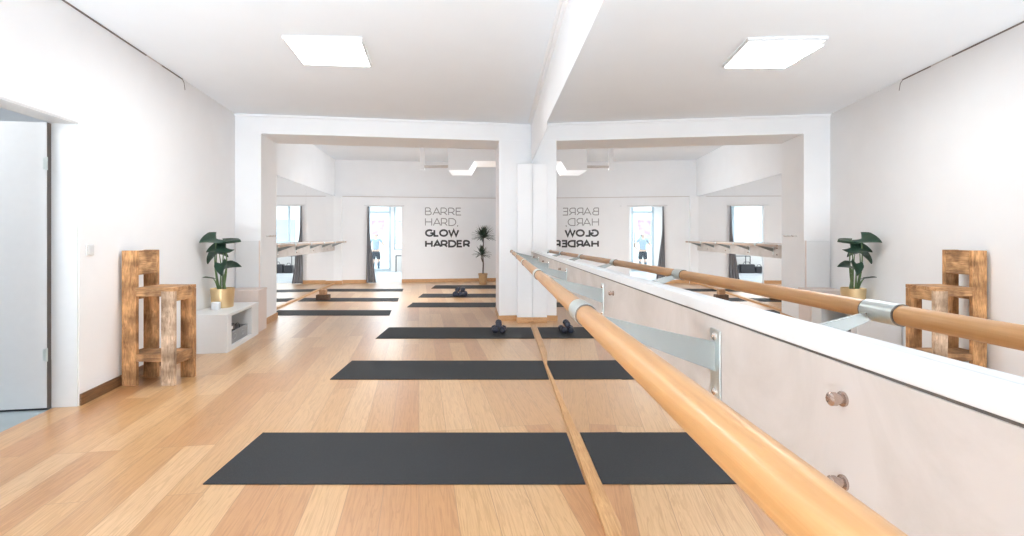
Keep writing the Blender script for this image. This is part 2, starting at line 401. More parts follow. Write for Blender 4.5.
# ------------------------------------------------------------------ ceilings, beam, columns
b = BM(); add_prism(b, [(v.x, v.y) for v in (R(-0.16, -6.1), R(5.0, -6.1), R(5.0, B0 + 0.02), R(-0.16, B0 + 0.02))], H1, H1 + 0.12)
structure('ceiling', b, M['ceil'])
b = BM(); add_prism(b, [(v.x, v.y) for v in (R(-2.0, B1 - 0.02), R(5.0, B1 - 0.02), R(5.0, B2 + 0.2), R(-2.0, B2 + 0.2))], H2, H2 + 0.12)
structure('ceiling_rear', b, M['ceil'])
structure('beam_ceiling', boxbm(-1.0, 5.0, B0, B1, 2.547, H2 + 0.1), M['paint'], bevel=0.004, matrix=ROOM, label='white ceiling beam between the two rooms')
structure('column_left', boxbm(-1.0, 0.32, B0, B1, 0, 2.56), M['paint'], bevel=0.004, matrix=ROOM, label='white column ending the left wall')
b = BM(); add_prism(b, [(0.0, 7.065), (2.0, 7.385), (2.0, 8.3), (-0.05, 8.0)], 0, 2.56)
structure('column_right', b, M['paint'], bevel=0.004, label='white column beside the wall mirror')
# cornice bands along the ceiling: on the mirror wall and on the beam
b = BM(); add_box(b, MX - 0.03, MX + 0.02, -6, 7.0, H1 - 0.035, H1); add_box(b, MX - 0.055, MX - 0.03, -6, 7.0, H1 - 0.012, H1)
structure('trim_2', b, M['paint'], bevel=0.004, label='slim white cornice above the mirror wall')
structure('trim_3', boxbm(0.0, 3.6, B0 - 0.03, B0, H1 - 0.03, H1), M['paint'], bevel=0.004, matrix=ROOM, label='slim white cornice on the beam')
# thin open joint between the left wall and the ceiling
b = BM(); add_box(b, 0, 0.006, -1.2, 4.45, H1 - 0.012, H1 - 0.001)
structure('trim_4', b, M['gap'], matrix=ROOM, label='thin dark joint where left wall meets ceiling')
b = BM(); add_box(b, 0, 0.005, 4.45, 4.72, H1 - 0.009, H1 - 0.001)
structure('trim_5', b, M['gap_pale'], matrix=ROOM, label='filled stretch of the ceiling joint')
b = BM(); add_box(b, 0, 0.006, 4.72, 5.13, H1 - 0.011, H1 - 0.001)
add_tube(b, [(0.0, 5.13, H1 - 0.006), (0.0, 5.17, H1 - 0.03), (0.0, 5.19, H1 - 0.10)], 0.004, 6)
structure('trim_6', b, M['gap'], matrix=ROOM, label='far end of the dark ceiling joint')

# right wall behind the mirror
b = BM(); add_box(b, MX + 0.034, MX + 0.2, -6.2, 7.2, 0, H1 + 0.1)
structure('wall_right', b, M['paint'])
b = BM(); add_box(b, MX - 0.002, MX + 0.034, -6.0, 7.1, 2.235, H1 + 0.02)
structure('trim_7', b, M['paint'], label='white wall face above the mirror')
b = BM(); add_box(b, MX + 0.031, MX + 0.0338, -6.0, 6.93, 0.0, 2.235)
structure('trim_8', b, M['gap'], label='dark backing behind the mirror joints')
# the glass sheets are hung a hair out of line with each other (fractions of a degree)
for y0, y1, xm, rz, lab in ((-0.9, 1.863, MX, 0.0025, 'large wall mirror nearest the front, beside the wooden barre'),
                            (1.867, 4.52, MX - 0.010, 0.011, 'large wall mirror in the middle of the right wall'),
                            (4.523, 6.915, MX, 0.0, 'large wall mirror meeting the white column')):
    ym = (y0 + y1) / 2; h = (y1 - y0) / 2
    tag(obj('wall_mirror', boxbm(0, 0.006, -h, h, 0.020, 2.235), M['mirror'], matrix=Matrix.Translation((xm, ym, 0)) @ Matrix.Rotation(rz, 4, 'Z')), lab, 'mirror', 'mirrors along the right wall')
# strip under the mirror
b = BM(); add_box(b, MX - 0.034, MX + 0.0305, -6.0, 6.90, 0.0, 0.018)
structure('baseboard_mirror', b, M['oak_trim'], bevel=0.003, label='oak strip along the foot of the mirror')
# white casing at mirror height on the column
b = BM(); add_prism(b, [(0.255, 6.925), (MX, 6.925), (MX, 7.16), (0.255, 7.12)], 0, 2.2)
structure('trim_9', b, M['paint'], bevel=0.003, label='white casing between column and mirror')
b = BM(); add_prism(b, [(-0.012, 7.05), (0.243, 7.09), (0.243, 7.115), (0.0, 7.075), (-0.045, 7.99), (-0.06, 7.99)], 0, 0.075)
structure('baseboard_column', b, M['skirt_oak'], label='oak skirting around the right column')
b = BM(); add_box(b, 0.243, MX - 0.001, 6.9045, 6.925, 0.0, 0.075)
add_box(b, 0.243, 0.255, 6.925, 7.09, 0, 0.075)
structure('baseboard_casing', b, M['skirt_oak'], label='oak skirting on the casing beside the mirror')

# baseboards of the left wall and column
structure('baseboard_left', boxbm(0.0, 0.014, DB1 + 0.002, 5.1, 0, 0.082), M['skirt_brown'], bevel=0.002, matrix=ROOM, label='dark brown skirting on the left wall')
b = BM(); add_box(b, 0.0, 0.334, B0 - 0.014, B0, 0, 0.085); add_box(b, 0.32, 0.334, B0, B1 + 0.014, 0, 0.085)
structure('baseboard_left_column', b, M['skirt_oak'], matrix=ROOM, label='oak skirting around the left column')

# ------------------------------------------------------------------ rear room
def LW(d, off=0.0): return Vector((-3.67 - 0.108 * (d - 8.2) + off, d, 0))
b = BM(); q = [LW(7.0, -0.4), LW(7.0, -0.012), LW(12.9, -0.012), LW(12.9, -0.4)]
add_prism(b, [(v.x, v.y) for v in q], 0, H2 + 0.1)
structure('wall_rear_left', b, M['paint'])
REAR = Matrix.Translation(LW(12.56)) @ Matrix.Rotation(PI + math.atan(0.108), 4, 'Z')   # local -x points into the room, +y towards the camera
structure('trim_10', boxbm(-0.002, 0.012, 0, 5.2, 2.205, 2.9), M['paint'], matrix=REAR, label='wall face above the rear mirror')
for y0, y1, lab in ((0.03, 2.55, 'rear room wall mirror nearest the far wall'), (2.553, 5.2, 'rear room wall mirror nearest the left column')):
    tag(obj('wall_mirror', boxbm(0, 0.006, y0, y1, 0.032, 2.2), M['mirror'], matrix=REAR), lab, 'mirror', 'mirrors along the left wall of the rear room')
structure('baseboard_rear_left', boxbm(-0.034, 0.010, 0.03, 5.2, 0, 0.030), M['oak_trim'], matrix=REAR, label='oak strip under the rear mirror')
# far wall: cladding to 2.2 m in front of the upper wall, doorway
A0, A1, AZ = 1.09, 1.925, 1.955
b = BM(); add_box(b, -0.6, A0, B2, B2 + 0.1, 0, 2.2); add_box(b, A1, 4.6, B2, B2 + 0.1, 0, 2.2); add_box(b, A0, A1, B2, B2 + 0.1, AZ, 2.2)
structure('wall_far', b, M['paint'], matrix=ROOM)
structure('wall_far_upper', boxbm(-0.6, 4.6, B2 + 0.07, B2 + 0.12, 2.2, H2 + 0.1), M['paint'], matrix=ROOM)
structure('trim_11', boxbm(0.455, 4.6, B2 - 0.012, B2 + 0.07, 2.195, 2.212), M['gap_pale'], matrix=ROOM, label='ledge along the far wall, grey for its shadow line')  # cap coloured grey to stand for the shadow line of the ledge
structure('trim_12', boxbm(0.1, 0.455, B2 - 0.14, B2, 0, 2.2), M['paint'], matrix=ROOM, bevel=0.003, label='white boxed pipe in the far left corner')
b = BM(); add_box(b, 0.455, A0 - 0.002, B2 - 0.014, B2, 0, 0.085); add_box(b, A1 + 0.002, 4.5, B2 - 0.014, B2, 0, 0.085)
add_box(b, 0.2, 0.469, B2 - 0.154, B2 - 0.14, 0, 0.085)
structure('baseboard_far', b, M['skirt_oak'], matrix=ROOM, label='oak skirting on the far wall')
# rear right wall with a window opening (hidden by the column)
b = BM()
add_box(b, 0.36, 0.5, 8.0, 9.7, 0, H2 + 0.1); add_box(b, 0.36, 0.5, 11.4, 13.9, 0, H2 + 0.1)
add_box(b, 0.36, 0.5, 9.7, 11.4, 0, 1.2); add_box(b, 0.36, 0.5, 9.7, 11.4, 2.25, H2 + 0.1)
structure('wall_rear_right', b, M['paint'])
# front room beyond the doorway
FB = 17.15
b = BM()
add_box(b, -2.0, 0.66, FB, FB + 0.12, 0, 3.0)
add_box(b, 0.66, 1.42, FB, FB + 0.12, 2.42, 3.0); add_box(b, 1.42, 1.52, FB, FB + 0.12, 0, 3.0)
add_box(b, 1.52, 4.4, FB, FB + 0.12, 0, 0.72); add_box(b, 1.52, 4.4, FB, FB + 0.12, 2.5, 3.0); add_box(b, 4.4, 6.5, FB, FB + 0.12, 0, 3.0)
structure('wall_reception_front', b, M['facade'], matrix=ROOM)
structure('wall_reception_left', boxbm(-2.0, -1.9, B2 + .12, FB, 0, 3.0), M['paint'], matrix=ROOM)
structure('wall_reception_right', boxbm(6.4, 6.5, B2 + .12, FB, 0, 3.0), M['paint'], matrix=ROOM)
structure('ceiling_reception', boxbm(-2.0, 6.5, B2 + .12, FB + .12, 3.0, 3.1), M['ceil'], matrix=ROOM)
gd = bpy.data.objects.new('door_2', None); C.objects.link(gd); gd.matrix_basis = ROOM @ Matrix.Translation((0.66, FB + 0.02, 0)); gd['kind'] = 'structure'
gd['label'] = 'blue grey framed glass street door'
b = BM()
for q in ((0, .07, 0, 2.42), (.69, .76, 0, 2.42), (.07, .69, 0, .09), (.07, .69, 1.98, 2.05), (.07, .69, 2.35, 2.42)): add_box(b, q[0], q[1], 0, 0.06, q[2], q[3])
obj('door_frame', b, M['frame_grey'], gd, bevel=0.003)
obj('pane', boxbm(.07, .69, 0.027, 0.033, .09, 1.98), M['glass'], gd); obj('pane', boxbm(.07, .69, 0.027, 0.033, 2.05, 2.35), M['glass'], gd)
b = BM(); add_tube(b, [(.66, -.05, .8), (.66, -.05, 1.35)], 0.012, 10); add_tube(b, [(.66, .0, .85), (.66, -.05, .85)], 0.008, 8); add_tube(b, [(.66, .0, 1.3), (.66, -.05, 1.3)], 0.008, 8)
obj('door_handle', b, M['black'], gd, smooth=True)
b = BM()
W0, W1 = 1.52, 4.4
for q in ((W0, W0 + .06, .72, 2.5), (W1 - .06, W1, .72, 2.5), (2.94, 3.0, .72, 2.5), (W0, W1, .72, .78), (W0, W1, 2.44, 2.5)): add_box(b, q[0], q[1], FB + .03, FB + .08, q[2], q[3])
wf = structure('window_4', b, M['frame_grey'], matrix=ROOM, label='wide street window of the front room')
obj('pane', boxbm(W0 + .06, W1 - .06, FB + .053, FB + .058, .78, 2.44), M['glass'], wf)
# street beyond
fac = thing('apartment_facade', 'pale apartment house across the street, seen through the front window', 'building', matrix=Matrix.Translation((0, 33, -0.36)))
b = BM(); add_box(b, -14, 14, 0, 3, 0, 13); obj('wall', b, M['facade'], fac)
for fx in range(-5, 6):
    for fz in range(3):
        b = BM(); x = fx * 2.5 + .3; z = 1.0 + fz * 3.1
        add_box(b, x, x + 1.2, -0.05, 0.1, z, z + 1.6)
        obj('window', b, M['win_dark'], fac)
for fz in (1, 2):
    b = BM(); z = 0.5 + fz * 3.1
    add_box(b, -9, 6, -1.1, 0, z, z + 0.15)
    for i in range(76): add_box(b, -9 + i * .2, -8.97 + i * .2, -1.1, -1.07, z + .15, z + 1.05)
    add_box(b, -9, 6, -1.12, -1.06, z + 1.05, z + 1.1)
    obj('balcony', b, M['frame_grey'], fac)

# ------------------------------------------------------------------ barre + board
def mounting_board(root, y0, y1, bolts, bolt_z=(1.0, 0.895)):
    obj('panel', boxbm(-0.0250, -0.0005, y0, y1, 0.84, 1.0435), M['birch'], root, bevel=0.001)
    obj('panel_joint', boxbm(-0.0225, -0.0005, y0, y1, 1.0435, 1.0475), M['ring'], root)
    r = obj('top_rail', boxbm(-0.0265, -0.0005, y0 - .0, y1, 1.0475, 1.0735), M['gloss_white'], root, bevel=0.002)
    r['label'] = 'white painted rail capping the pale board'
    for y in bolts:
        for z in bolt_z:
            b = BM()
            mt = Matrix.Translation((-0.0251, y, z)) @ Matrix.Rotation(-PI / 2, 4, 'Y')
            add_lathe(b, [(0, 0), (.0095, 0), (.0095, .003), (.0062, .004), (.0062, .010), (.0085, .0105), (.0085, .017), (.006, .019), (0, .019)], seg=16, mat=mt)
            obj('bolt', b, M['bolt'], root, smooth=True)

def barre(root, y0, y1, ys, xr, zr, wood_m='barre'):
    RB = 0.0186
    b = BM(); add_tube(b, [(xr, y0, zr), (xr, y1, zr)], RB, 32)
    obj('rail', b, M[wood_m], root, smooth=True, bevel=0.002)
    for y in ys:
        br = BM()
        # vertical strap on the board
        add_box(br, -0.0292, -0.0256, y - .022, y + .022, .885, 1.022)
        bo = obj('bracket', br, M['steel'], root, bevel=0.001)
        # curved arm plate from strap to the underside of the rail
        pts_t = []; pts_b = []
        x_s, x_e = -0.0275, xr + 0.012
        for i in range(13):
            t = i / 12
            x = x_s + (x_e - x_s) * t
            top = 0.995 + (zr - 0.004 - 0.995) * (0.85 * t + 0.15 * t ** 2)
            h = 0.056 - 0.040 * t
            pts_t.append((x, top)); pts_b.append((x, top - h))
        poly = pts_t + pts_b[::-1]
        b = BM(); add_prism_axis(b, poly, Vector((0, y - .002, 0)), Vector((1, 0, 0)), Vector((0, 0, 1)), Vector((0, .004, 0)))
        # narrow flange along the top edge of the arm
        for (xa, za), (xb, zb) in zip(pts_t, pts_t[1:]):
            add_prism_axis(b, [(xa, za), (xb, zb), (xb, zb + .003), (xa, za + .003)][::-1], Vector((0, y - .004, 0)), Vector((1, 0, 0)), Vector((0, 0, 1)), Vector((0, .008, 0)))
        obj('arm', b, M['plate'], bo)
        # split sleeve round the rail
        b = BM(); yc = y - .022; add_tube(b, [(xr, yc - .041, zr), (xr, yc + .041, zr)], RB + .003, 32)
        obj('collar', b, M['steel'], root, smooth=True, bevel=0.001)
        for s in (-1, 1):
            b = BM(); add_tube(b, [(xr, yc + s * .0425 - .0015, zr), (xr, yc + s * .0425 + .0015, zr)], RB + .0024, 32)
            obj('collar_ring', b, M['ring'], bo, smooth=True)
        for z in (.899, 1.008):
            b = BM(); add_lathe(b, [(0, 0), (.008, 0), (.0075, .003), (.004, .0055), (0, .006)], seg=14, mat=Matrix.Translation((-0.0292, y, z)) @ Matrix.Rotation(-PI / 2, 4, 'Y'))
            obj('screw', b, M['chrome'], bo, smooth=True)

TILT = Matrix.Translation((MX, 0, 0)) @ Matrix.Rotation(-0.009, 4, 'X')
mb = thing('mounting_board', 'long pale plywood board with white top rail fixed across the big right mirrors', 'board', matrix=TILT)
mounting_board(mb, -0.85, 6.75, (-0.6, 0.622, 1.888, 3.51, 4.82, 6.1))
ba = thing('ballet_barre', 'large wooden barre rail on steel brackets, running past the camera along the right mirrors', 'barre', matrix=TILT)
barre(ba, -0.85, 6.6, (-0.20, 0.99, 2.08, 3.2, 4.35, 5.5, 6.5), 0.163 - MX, HC - 0.1404)
mb2 = thing('mounting_board', 'pale board across the mirror on the left of the rear room', 'board', matrix=REAR)
mounting_board(mb2, 0.05, 5.1, (0.9, 2.1, 3.3, 4.5))
ba2 = thing('ballet_barre', 'thin distant barre on the left mirror wall of the rear room', 'barre', matrix=REAR)
barre(ba2, -0.02 + 0.05, 5.1, (0.35, 1.35, 2.35, 3.35, 4.35), -0.29, 1.055, 'pale_rail')

# ------------------------------------------------------------------ ceiling lamp panel
def lamp(corners, label):
    c = sum((Vector(q) for q in corners), Vector()) / 4
    t = thing('ceiling_light', label, 'ceiling light', loc=(c.x, c.y, H1), group='square ceiling panels')
    lo = [Vector(q) - c for q in corners]
    b = BM()
    def ring(s, z): return [b.verts.new((v.x * s, v.y * s, z)) for v in lo]
    r0 = ring(1.03, -0.0005); r1 = ring(1.03, -0.028); r2 = ring(0.985, -0.028); r3 = ring(0.985, -0.020)
    for p, q in ((r0, r1), (r1, r2), (r2, r3)):
        for k in range(4): b.faces.new((p[k], p[(k + 1) % 4], q[(k + 1) % 4], q[k]))
    obj('frame', b, M['gloss_white'], t)
    b = BM(); a1 = [b.verts.new((v.x * .985, v.y * .985, -0.0225)) for v in lo]; b.faces.new(a1)
    a2 = [b.verts.new((v.x * .985, v.y * .985, -0.0185)) for v in lo]; b.faces.new(a2[::-1])
    for k in range(4): b.faces.new((a1[k], a1[(k + 1) % 4], a2[(k + 1) % 4], a2[k]))
    obj('diffuser', b, M['lamp'], t)
    return t
lamp([(-1.718, 3.99, 0), (-1.108, 4.02, 0), (-1.19, 4.64, 0), (-1.79, 4.58, 0)], 'lit square panel lamp on the white ceiling')
lamp([(-1.30, -2.5, 0), (-0.70, -2.45, 0), (-0.78, -1.85, 0), (-1.38, -1.90, 0)], 'unseen lit square ceiling panel, added behind the camera')  # out of view, added for its light

# ------------------------------------------------------------------ mats
def mat_obj(x0, x1, y0, y1, label, skew=0.0, group='black exercise mats on the oak floor'):
    b = BM(); T = 0.005
    add_prism(b, [(x0, y0), (x1, y0), (x1 + skew, y1), (x0 + skew, y1)], 0.0006, T)
    o = obj('exercise_mat', b, M['rubber'], bevel=0.0015)
    return tag(o, label, 'exercise mat', group)
mat_obj(-1.430, 0.418, 2.412, 3.043, 'wide black mat nearest the front, empty', -0.007)
mat_obj(-1.413, 0.418, 4.175, 4.80, 'second black mat from the front, empty')
mat_obj(-1.442, 0.418, 5.842, 6.55, 'black mat in front of the white column, with navy dumbbells')
mat_obj(-1.549, 0.28, 8.41, 8.98, 'black mat just behind the column, empty')
mat_obj(-1.575, 0.26, 9.74, 10.36, 'black mat in the rear room carrying a pile of dumbbells')
mat_obj(-1.546, 0.25, 11.39, 12.15, 'furthest black mat in front of the potted palm')
mat_obj(-3.48, -1.652, 7.54, 8.07, 'black mat beside the left column, nearest of the left row', -0.08)
mat_obj(-3.68, -1.852, 9.15, 9.66, 'middle black mat of the left row, beside the cork blocks', -0.08)
mat_obj(-3.90, -2.084, 10.80, 11.32, 'furthest black mat of the left row, before the doorway', -0.08)

# ------------------------------------------------------------------ dumbbells
def dumbbell(label, m, L=0.17, r=0.037, group=None):
    t = thing('dumbbell', label, 'dumbbell', group=group)
    for s in (-1, 1):
        b = BM(); mt = Matrix.Translation((0, s * (L / 2 - .028), r)) @ Matrix.Rotation(-s * PI / 2, 4, 'X')
        add_lathe(b, [(0, -.022), (r * .72, -.022), (r, -.014), (r, .016), (r * .8, .026), (0, .028)], seg=8, mat=mt)
        obj('head', b, m, t, bevel=0.003)
    b = BM(); add_tube(b, [(0, -L / 2 + .05, r), (0, -.02, r), (0, .02, r), (0, L / 2 - .05, r)], [.012, .0145, .0145, .012], 12)
    obj('handle', b, m, t, smooth=True)
    return t
def place(loc, rz): return Matrix.Translation(loc) @ Matrix.Rotation(rz, 4, 'Z')
T = 0.005
d0 = dumbbell('navy dumbbell on the mat by the column, left one of the stack', M['navy'], r=0.041, group='navy dumbbells by the column')
d0.matrix_basis = place((-0.054, 6.20, T), 0.10)
dup(d0, place((0.046, 6.20, T), -0.14), 'navy dumbbell on the mat by the column, right one of the stack')
dup(d0, place((-0.004, 6.20, T + 0.071), 0.02), 'navy dumbbell on top of the two by the column')
g = 'navy dumbbells piled in the rear room'
k = 0
labs = ['left', 'middle', 'right']
for i in range(3):
    dup(d0, place((-0.87 + i * .098, 9.95, T), 0.05 * (i - 1)) @ Matrix.Scale(1.18, 4), 'navy dumbbell at the bottom of the rear room pile, %s one' % labs[i], g)
for i in range(2):
    dup(d0, place((-0.82 + i * .098, 9.95, T + .088), 0.06 * i) @ Matrix.Scale(1.18, 4), 'navy dumbbell on top of the rear room pile, %s one' % ('left', 'right')[i], g)

# ------------------------------------------------------------------ bar stool from pallet wood
st = thing('bar_stool', 'tall reclaimed wood bar stool with low back beside the left wall', 'bar stool', loc=(-2.805, 4.0, 0))
X0, X1 = -0.215, 0.205       # outer left and right, local
LWd, LT = 0.105, 0.034
def leg(x0, x1, y, h, m, n='leg'):
    return obj(n, boxbm(x0, x1, y, y + LT, 0, h), m, st, bevel=0.003)
leg(X0, X0 + 0.115, 0.0, 1.083, M['pallet']); leg(X1 - LWd, X1, 0.0, 0.757, M['pallet_pale'])
leg(X0, X0 + 0.115, 0.245, 1.083, M['pallet']); leg(X1 - LWd, X1 + .01, 0.245, 0.757, M['pallet'])
b = BM(); add_box(b, X0 + .075, X0 + 0.1145, LT + .0005, 0.2445, 0.885, 1.083); obj('backrest', b, M['pallet_y'], st, bevel=0.003)
b = BM()
for i in range(3): add_box(b, X0 + .1155, X1 + .002, -0.012 + i * .102, 0.086 + i * .102, 0.7575, 0.787)
s = obj('seat', b, M['pallet_h'], st, bevel=0.002)
obj('apron', boxbm(X0 + .1155, X1 - LWd - .0005, 0.003, 0.029, 0.715, 0.757), M['pallet_h'], st, bevel=0.002)
obj('apron', boxbm(X0 + .1155, X1 - LWd - .0005, 0.25, 0.276, 0.715, 0.757), M['pallet_h'], st, bevel=0.002)
obj('apron', boxbm(X1 - .03, X1 - .002, LT + .0005, 0.2445, 0.675, 0.757), M['pallet_y'], st, bevel=0.002)
obj('apron', boxbm(X0 + .0, X0 + .028, LT + .0005, 0.2445, 0.675, 0.757), M['pallet_y'], st, bevel=0.002)
obj('stretcher', boxbm(X0 + .1155, X1 - LWd - .0005, 0.003, 0.029, 0.192, 0.250), M['pallet_h'], st, bevel=0.002)
obj('stretcher', boxbm(X1 - .03, X1 - .002, LT + .0005, 0.2445, 0.165, 0.250), M['pallet_y'], st, bevel=0.002)
obj('stretcher', boxbm(X0 + .0, X0 + .028, LT + .0005, 0.2445, 0.165, 0.250), M['pallet_y'], st, bevel=0.002)
b = BM()
for i in range(2): add_box(b, X0 + .0290, X1 - .0305, 0.0355 + i * .106, 0.138 + i * .106, 0.226, 0.2495)
obj('footrest', b, M['pallet_h'], st, bevel=0.002)

# ------------------------------------------------------------------ low white cabinet with niche
cb = thing('storage_bench', 'low white open bench against the left wall carrying the gold pot', 'bench', matrix=ROOM @ Matrix.Translation((0.018, 5.12, 0)))
b = BM(); W, L, Hh = 0.412, 1.01, 0.395
add_box(b, 0, W, 0, 0.12, 0, 0.365)                 # near end block
add_box(b, 0, W, 0.76, L, 0, 0.365)                 # far end block
add_box(b, 0, W, 0.12, 0.76, 0, 0.05)               # bottom
add_box(b, 0, 0.02, 0.12, 0.76, 0.05, 0.365)        # back
obj('carcass', b, M['gloss_white'], cb, bevel=0.002)
obj('top_panel', boxbm(0, W + 0.004, -0.004, L, 0.3655, Hh), M['gloss_white'], cb, bevel=0.002)
# things in the niche
cr = thing('storage_crate', 'grey felt crate inside the white bench', 'crate', matrix=ROOM @ Matrix.Translation((0.215, 5.255, 0.0515)))
b = BM()
add_box(b, 0, .19, 0, .56, 0, .012); add_box(b, .178, .19, 0, .56, .012, .13); add_box(b, 0, .012, 0, .56, .012, .13); add_box(b, .012, .178, 0, .012, .012, .13); add_box(b, .012, .178, .548, .56, .012, .13)
obj('body', b, M['crate'], cr, bevel=0.002)
for i in range(2):
    b = BM(); add_tube(b, [(.1905,   .14 + i * .25 + .045 * math.cos(a), .070 + .026 * math.sin(a)) for a in [2 * PI * j / 16 for j in range(17)]], 0.005, 6, caps=False)
    h = obj('grip', b, M['grey_vinyl'], cr, smooth=True)
gd2 = dumbbell('pale grey dumbbell lying in the crate, near one', M['grey_vinyl'], L=0.15, r=0.03, group='grey dumbbells in the bench')
gd2.matrix_basis = ROOM @ Matrix.Translation((0.305, 5.36, 0.0645)) @ Matrix.Rotation(PI / 2, 4, 'Z')
dup(gd2, ROOM @ Matrix.Translation((0.305, 5.45, 0.0645)) @ Matrix.Rotation(PI / 2, 4, 'Z'), 'pale grey dumbbell lying in the crate, middle one')
dup(gd2, ROOM @ Matrix.Translation((0.305, 5.54, 0.0645)) @ Matrix.Rotation(PI / 2, 4, 'Z'), 'pale grey dumbbell lying in the crate, far one')
sp_ = thing('speaker', 'small black speaker with white label on top of the crate in the bench', 'speaker', matrix=ROOM @ Matrix.Translation((0.27, 5.29, 0.1835)))
obj('body', boxbm(0, .12, 0, .16, 0, .07), M['black'], sp_, bevel=0.006); obj('label_plate', boxbm(.1202, .122, .03, .10, .02, .05), M['paper'], sp_)
b = BM(); c0 = Vector((0.33, 5.56, 0.17))
add_tube(b, [(0, .085 * math.cos(a), .055 + .052 * math.sin(a)) for a in [2 * PI * j / 24 for j in range(25)]], 0.007, 8, caps=False)
tag(obj('resistance_band', b, M['black'], smooth=True, matrix=ROOM @ Matrix.Translation((0.36, 5.60, 0.118))), 'black looped band standing on the crate in the bench', 'exercise band')

# beige box and panel by the column
tb = thing('storage_box', 'pale beige box behind the white bench, against the left column', 'box', matrix=ROOM @ Matrix.Translation((0.018, 6.22, 0)))
obj('body', boxbm(0, .385, 0, .335, 0, .505), M['beige'], tb, bevel=0.003)
obj('lid', boxbm(-.0, .392, -.006, .338, .5055, .53), M['beige'], tb, bevel=0.003)
pn = thing('cover_panel', 'flat white panel standing on the front of the left column above the beige box', 'panel', matrix=ROOM @ Matrix.Translation((0.006, B0 - 0.036, 0.0)))
obj('board', boxbm(0.02, .295, 0, .018, 0.0, 1.135), M['gloss_white'], pn, bevel=0.002)
obj('edge_strip', boxbm(.2955, .308, -.002, .02, 0.0, 1.14), M['beige'], pn)

# wall hook rail on the column side, light switch
hk = thing('coat_hook_rail', 'small white hook rail on the side of the left column', 'coat hooks', matrix=ROOM @ Matrix.Translation((0.3205, 6.82, 1.20)))
obj('plate', boxbm(0, .012, 0, .36, -.012, .012), M['gloss_white'], hk, bevel=0.003)
for i in range(3):
    b = BM(); y = .05 + i * .13; add_tube(b, [(.012, y, 0), (.035, y, -.004), (.045, y, .012)], 0.006, 8); obj('hook', b, M['chrome'], hk, smooth=True)
ls = thing('light_switch', 'white light switch on the left wall between door and stool', 'light switch', matrix=ROOM @ Matrix.Translation((0.0003, 3.685, 1.098)))
obj('frame', boxbm(0, .009, -.041, .041, -.041, .041), M['switch'], ls, bevel=0.003)
obj('rocker', boxbm(.0092, .014, -.028, .028, -.028, .028), M['gloss_white'], ls, bevel=0.002)

# ------------------------------------------------------------------ plant in gold pot
def P(px, py, d): return Vector(((px - CX) / F * d, d, HC - (py - CY) / F * d))
pc = Vector((-3.135, 5.67, 0.3955))
pt = thing('potted_plant', 'broad leaved green plant in a gold pot on the white bench', 'potted plant', loc=pc)
b = BM(); add_lathe(b, [(0, 0), (.106, 0), (.112, .006), (.124, .208), (.124, .214), (.118, .214), (.112, .19), (0, .19)], seg=40)
obj('pot', b, M['gold'], pt, smooth=True)
b = BM(); add_lathe(b, [(0, .1905), (.09, .1905), (.111, .1905), (.10, .196), (.05, .202), (0, .204)], seg=24); obj('soil', b, M['soil'], pt, smooth=True)
def leaf_mesh(b, base, tip, nrm, width, cup=0.12, droop=0.10, heart=0.22, nu=14, nv=6):
    ax = tip - base; L = ax.length; ex = ax.normalized()
    nz = (nrm - ex * nrm.dot(ex)).normalized(); ey = nz.cross(ex)
    rows = []
    for i in range(nu + 1):
        t = i / nu
        wd = width / 2 * (1 - t) ** 0.8 * min(1.0, .60 + 1.6 * t) / 0.80 * (1.0 if t < .93 else .8)
        wd = max(wd, 0.001)
        row = []
        for j in range(-nv, nv + 1):
            s = j / nv
            back = heart * L * abs(s) * (1 - t) ** 3
            q = base + ex * (t * L - back) + ey * (s * wd) + nz * (cup * L * s * s * (1 - .4 * t) - droop * L * t * t + .012 * L * math.sin(7 * t + 3 * s) * abs(s))
            row.append(b.verts.new(q))
        rows.append(row)
    for r0, r1 in zip(rows, rows[1:]):
        for j in range(2 * nv): b.faces.new((r0[j], r0[j + 1], r1[j + 1], r1[j]))
def add_leaf(base, tip, nrm, width, root_pt, bow, **k):
    b = BM(); leaf_mesh(b, base - pc, tip - pc, Vector(nrm), width, **k)
    o = obj('leaf', b, M['leaf'], pt, smooth=True)
    sm = o.modifiers.new('thick', 'SOLIDIFY'); sm.thickness = 0.0015
    b = BM(); pts = []
    for i in range(11):
        t = i / 10
        q = root_pt.lerp(base, t) + Vector(bow) * math.sin(PI * t)
        pts.append(q - pc)
    add_tube(b, pts, [.012 - .008 * i / 10 for i in range(11)], 8)
    obj('stem', b, M['stem'], o, smooth=True)
rt = lambda dx, dy: pc + Vector((dx, dy, .195))
add_leaf(P(216.5, 238.5, 5.52), P(199.5, 242.0, 5.30), (0.15, -1, .35), 0.19, rt(-.03, -.02), (-.03, 0, 0), droop=.05)
add_leaf(P(224, 243.8, 5.66), P(241.5, 242.5, 5.50), (.05, -.45, 1), 0.17, rt(.01, .0), (-.01, 0, 0), cup=.14, droop=-.02, heart=.3)
add_leaf(P(226, 247.5, 5.62), P(206.5, 251, 5.45), (0.1, -.75, .65), 0.24, rt(.02, -.02), (.02, 0, 0), droop=.10)
add_leaf(P(217, 250.5, 5.60), P(207, 263, 5.42), (-.2, -1, .2), 0.15, rt(-.02, -.03), (-.02, 0, 0), droop=.08)
add_leaf(P(221, 263.5, 5.55), P(221.5, 275.5, 5.44), (0.05, -1, .35), 0.14, rt(.0, -.04), (0, 0, 0), droop=.08)
add_leaf(P(226.5, 266, 5.58), P(240.5, 265.5, 5.46), (.0, -.75, .75), 0.14, rt(.03, -.03), (-.01, 0, 0), cup=.1)
add_leaf(P(213.5, 279, 5.55), P(203, 276.5, 5.42), (.0, -.45, .9), 0.09, rt(-.03, -.03), (0, 0, .02), cup=.1)
add_leaf(P(219, 252, 5.78), P(228, 256, 5.70), (.3, -.6, .8), 0.10, rt(.015, .03), (0, 0, 0))
